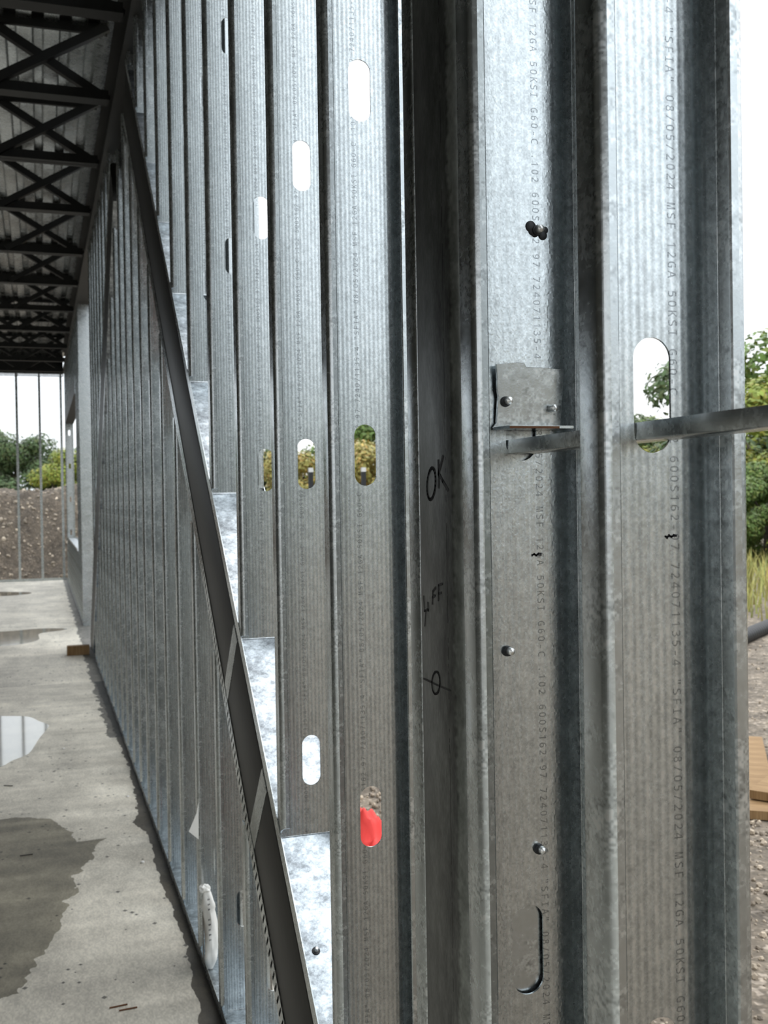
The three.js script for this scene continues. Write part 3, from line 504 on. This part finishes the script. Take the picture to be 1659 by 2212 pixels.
// dirt bank behind the end wall
{
  const r = rng(101), ph = [...Array(12)].map(() => r() * 6.28), hgt = (x, z) => { const t = (-z - 21.2) / 3.4, k = sstep(0, 1, t) * (1 - sstep(2.2, 4.2, t)); return GY - .15 + (1.95 + .1 * Math.sin(x * .9 + ph[0]) + .08 * Math.sin(x * 2.7 + ph[1])) * k + k * (.05 * Math.sin(x * 7 + ph[2]) * Math.sin(z * 6 + ph[3]) + .03 * Math.sin(x * 17 + ph[4]) * Math.cos(z * 15 + ph[5])); };
  const b = thing('dirt_bank', 'long bank of dark stony earth behind the open end wall', 'dirt bank', [0, 0, 0]);
  part(b, 'earth', rolling(-12, 4.5, -21.2, -33, 170, 100, hgt), std({ color: lin(.4, .35, .3), map: dirtMap, roughness: 1, bumpMap: dirtMap, bumpScale: .03 }));
  const st = new THREE.InstancedMesh(new THREE.DodecahedronGeometry(.05, 0), std({ color: lin(.62, .55, .46), roughness: .9 }), 2600); st.name = 'stones'; st.userData.kind = 'stuff'; sh(st);
  const m = new THREE.Matrix4(), q = new THREE.Quaternion(), e = new THREE.Euler(), c = new THREE.Color();
  for (let i = 0; i < 2600; i++) { const x = -7 + r() * 12, z = -21.3 - r() * 4.2, s = .2 + r() * r() * 1.05; e.set(r() * 6, r() * 6, r() * 6); m.compose(new THREE.Vector3(x, hgt(x, z) + .01, z), q.setFromEuler(e), new THREE.Vector3(s * 1.2, s * .7, s)); st.setMatrixAt(i, m); const v = .35 + r() * r() * 1.1; st.setColorAt(i, c.setRGB(v, v * .95, v * .88)); }
  b.add(st);
}
// gravel beside the wall
{
  const r = rng(111), n = 15000, st = new THREE.InstancedMesh(new THREE.DodecahedronGeometry(.016, 0), std({ color: lin(.42, .37, .31), roughness: .9 }), n); st.name = 'gravel'; sh(st);
  tag(st, 'loose pale gravel and clods scattered beside the slab', 'gravel', null, 'stuff');
  const m = new THREE.Matrix4(), q = new THREE.Quaternion(), e = new THREE.Euler(), c = new THREE.Color();
  for (let i = 0; i < n; i++) { const near = i < 11000, x = near ? .72 + r() * 3.4 : .8 + r() * 7, z = near ? -1.2 - r() * 5 : -2 - r() * 9, s = .18 + r() * r() * 1.0; e.set(r() * 6, r() * 6, r() * 6); m.compose(new THREE.Vector3(x, GY - .035 + .008 * s, z), q.setFromEuler(e), new THREE.Vector3(s, s * .75, s)); st.setMatrixAt(i, m); const v = .35 + r() * 1; st.setColorAt(i, c.setRGB(v, v * .93, v * .84)); }
  scene.add(st);
}
// grass strip
{
  const r = rng(121), n = 13000, blade = new THREE.BufferGeometry(); blade.setAttribute('position', new THREE.Float32BufferAttribute([-.012, 0, 0, .012, 0, 0, .006, .22, .03, -.012, 0, 0, .006, .22, .03, -.006, .22, .03, -.006, .22, .03, .006, .22, .03, .01, .42, .12], 3)); blade.setAttribute('uv', new THREE.Float32BufferAttribute(new Float32Array(18), 2)); blade.computeVertexNormals();
  const st = new THREE.InstancedMesh(blade, std({ color: lin(.26, .29, .11), roughness: .8 }), n); st.name = 'long_grass'; sh(st); tag(st, 'tall pale green grass growing between gravel and trees', 'grass', null, 'stuff');
  const m = new THREE.Matrix4(), q = new THREE.Quaternion(), e = new THREE.Euler(), c = new THREE.Color();
  for (let i = 0; i < n; i++) { const a = .3 + r() * .75, d = 13 + Math.pow(r(), .8) * 14, x = d * Math.sin(a), z = -d * Math.cos(a), s = .5 + r() * .8; e.set((r() - .5) * .5, r() * 6.3, (r() - .5) * .5); m.compose(new THREE.Vector3(x, GY - .06, z), q.setFromEuler(e), new THREE.Vector3(s * 1.6, s, s)); st.setMatrixAt(i, m); const v = .7 + r() * .7; st.setColorAt(i, c.setRGB(v * (1 + r() * .35), v, v * .8)); }
  scene.add(st);
}
// trees
const bark = std({ color: lin(.09, .075, .055), roughness: .95 });
function leafCloud(seed, hgt, rad, n) {
  const r = rng(seed), pos = [], nor = [], uv = [], col = [], v = new THREE.Vector3(), ax = new THREE.Vector3(), ay = new THREE.Vector3(), nn = new THREE.Vector3();
  const lobes = []; for (let k = 0; k < 26; k++) { const a = r() * 6.283, t = r(), rr = rad * (.25 + .62 * Math.sqrt(r())) * (1 - .55 * Math.max(0, t - .45)); lobes.push([Math.cos(a) * rr, hgt * (.1 + .76 * t), Math.sin(a) * rr, rad * (.26 + .22 * r())]); }
  for (let i = 0; i < n; i++) {
    const L = lobes[Math.floor(r() * lobes.length)]; let x, y, z; do { x = r() * 2 - 1; y = r() * 2 - 1; z = r() * 2 - 1; } while (x * x + y * y + z * z > 1 || x * x + y * y + z * z < .18);
    v.set(L[0] + x * L[3], L[1] + y * L[3] * .8, L[2] + z * L[3]); nn.set(x + (r() - .5), y + .5 + (r() - .5), z + (r() - .5)).normalize(); ax.set(r() - .5, r() - .5, r() - .5).cross(nn).normalize(); ay.crossVectors(nn, ax);
    const s = .07 + .07 * r(), q = [[-s, 0], [0, -s * .55], [s, 0], [0, s * .55]].map(([a, b]) => [v.x + ax.x * a + ay.x * b, v.y + ax.y * a + ay.y * b, v.z + ax.z * a + ay.z * b]);
    const k = .75 + .5 * r(), yl = r() < .3 ? 1.35 : 1;
    for (const j of [0, 1, 2, 0, 2, 3]) { pos.push(...q[j]); nor.push(nn.x, nn.y, nn.z); uv.push(0, 0); col.push(k * yl, k, k * .8); }
  }
  const g = new THREE.BufferGeometry(); g.setAttribute('position', new THREE.Float32BufferAttribute(pos, 3)); g.setAttribute('normal', new THREE.Float32BufferAttribute(nor, 3)); g.setAttribute('uv', new THREE.Float32BufferAttribute(uv, 2)); g.setAttribute('color', new THREE.Float32BufferAttribute(col, 3)); return g;
}
const leafM = (c) => new THREE.MeshPhysicalMaterial({ color: c, vertexColors: true, roughness: .75, transmission: .25, thickness: 0 });
const greens = [leafM(lin(.12, .2, .045)), leafM(lin(.24, .3, .05)), leafM(lin(.075, .13, .05)), leafM(lin(.34, .31, .1))];
function tree(i, x, z, s, label, group) {
  const g = thing('tree', label, 'tree', [x, GY - .06, z], group), hgt = 6.2;
  if (!tree.v) { tree.v = [0, 1, 2].map((k) => leafCloud(200 + k, hgt, 2.5, 17000)); const tr = [new THREE.CylinderGeometry(.1, .22, 3.4, 9).translate(0, 1.7, 0)]; for (let k = 0; k < 5; k++) tr.push(bar([0, 1.6 + k * .35, 0], [1.3 * Math.cos(k * 2.3), 3.2 + k * .45, 1.3 * Math.sin(k * 2.3)], .09, .09).toNonIndexed()); tree.t = mergeGeometries(tr.map((q) => q.index ? q.toNonIndexed() : q)); }
  part(g, 'trunk', tree.t, bark); const f = part(g, 'foliage', tree.v[i % 3], greens[Math.floor(i / 3) % 4]); f.userData.kind = 'stuff'; g.scale.setScalar(s); g.rotation.y = i * 1.7; return g;
}
const polar = (deg, d) => [d * Math.sin(deg * Math.PI / 180), -d * Math.cos(deg * Math.PI / 180)];
// [kind, bearing from the wall direction (deg), distance, size]
for (const [k, a, d, s] of [[0, -3.6, 92, 1.42], [6, -1.2, 88, 1.3], [3, 1.1, 84, 1.02], [7, 3.2, 90, 1.15], [1, -6.2, 95, 1.4], [8, 5.4, 94, 1.2], [2, -8.6, 90, 1.3]]) tree(k, ...polar(a, d), s, k < 3 ? 'mid green tree behind the dirt bank' : k < 6 ? 'yellow-green tree behind the dirt bank' : 'dark green tree behind the dirt bank', 'trees behind the dirt bank');
for (const [k, a, d, s] of [[6, 11, 34, .62], [9, 14, 30, .55], [1, 16.5, 33, .75], [9, 18.5, 27, .55], [0, 21, 34, .7], [6, 24, 36, .8], [2, 27.5, 33, .7], [6, 31, 34, .75], [3, 34, 33, .72], [7, 37.2, 30, .95], [4, 39.2, 27, .75], [0, 42, 30, 1.05], [8, 45.5, 32, 1]]) tree(k, ...polar(a, d), s, k >= 9 ? 'tawny green bush-like tree in the row beyond the fence posts' : k >= 6 ? 'dark green tree in the row beyond the stud wall' : k >= 3 ? 'yellow-green tree in the row beyond the stud wall' : 'mid green tree in the row beyond the stud wall', 'tree row outside the stud wall');
for (let i = 0; i < 16; i++) { const a = 52 + i * 9; tree(i, ...polar(a, 33 + (i % 3) * 3), .85 + .2 * (i % 2), 'green tree in the row continuing round the site', 'trees round the site'); }
for (const [i, [a, d]] of [[36.4, 23], [38.6, 24], [40.6, 23], [33, 25], [43, 24]].entries()) { const t = tree(i + 1, ...polar(a, d), .34 + .05 * (i % 2), 'low leafy shrub at the foot of the trees beyond the grass', 'shrubs at the foot of the trees'); t.name = numbered('shrub'); t.userData.category = 'shrub'; }
// fence posts
for (const [px, py, l] of [[671, 1020, 'black fence post seen through the slots, farther from the dark steel post'], [785, 1019, 'black fence post seen through the slots, nearer the dark steel post']]) {
  const p = onZ(px, py, 455), g = thing('fence_post', l, 'post', [p.x * I, GY - .05, p.z * I]), h = (p.y + EYE) * I - GY + .05;
  part(g, 'stake', box(-.025, .025, 0, h, -.02, .02), washerBlack); part(g, 'white_cap', box(-.026, .026, h, h + .05, -.021, .021), std({ color: lin(.7, .7, .68), roughness: .7 }));
}
// red netting heap
{
  const p = onY(776, 1822, -EYE - 4), red = std({ color: lin(.82, .06, .05), roughness: .7 });
  const N = 46, M = 46, g = new THREE.PlaneGeometry(.62, .5, N, M).rotateX(-Math.PI / 2), q = g.attributes.position, r = rng(131), ph = [...Array(8)].map(() => r() * 6.28);
  for (let i = 0; i < q.count; i++) { const x = q.getX(i), z = q.getZ(i), k = Math.max(0, 1 - (x / .31) ** 2) * Math.max(0, 1 - (z / .25) ** 2); q.setY(i, .015 + k * (.1 + .04 * Math.sin(x * 21 + ph[0] + z * 9) + .04 * Math.sin(z * 31 + ph[1] - x * 13)) + .022 * Math.sin(x * 70 + ph[2] + 2 * Math.sin(z * 40)) * Math.sin(z * 62 + ph[3] + 2 * Math.sin(x * 35))); } g.computeVertexNormals();
  const m = solo('safety_netting', g, red, 'crumpled red safety netting on the ground behind the long stud', 'netting', [p.x * I, GY - .03, p.z * I + .02]); m.rotation.y = .5;
}
// lumber and black pipe near the gravel
{
  const a = onY(1648, 1745, -EYE - 4);
  for (const [dx, dy, dz, ry, l] of [[0, 0, 0, .95, 'pale timber plank lying on the gravel outside, lowest of three'], [.12, .05, -.1, .62, 'pale timber plank lying across another on the gravel outside'], [-.05, .0, -.45, 1.05, 'pale timber plank lying alone behind the crossed planks']]) {
    const o = thing('timber_plank', l, 'plank', [a.x * I + dx, GY - .03 + dy, a.z * I + dz]); part(o, 'board', box(-.1, 1.5, 0, .042, -.07, .07), wood); o.rotation.y = ry;
  }
  const b = onY(1652, 1362, -EYE - 4), pipe = solo('drain_pipe', (() => { const pts = []; for (let k = 0; k <= 240; k++) pts.push(new THREE.Vector2(.07 + (k % 4 < 2 ? .01 : 0), k * .02 - 2)); return new THREE.LatheGeometry(pts, 14).rotateZ(Math.PI / 2); })(), washerBlack, 'black corrugated pipe lying at the edge of the grass', 'pipe', [b.x * I, GY + .03, b.z * I]); pipe.rotation.y = .65;
}
renderer.render(scene, camera);
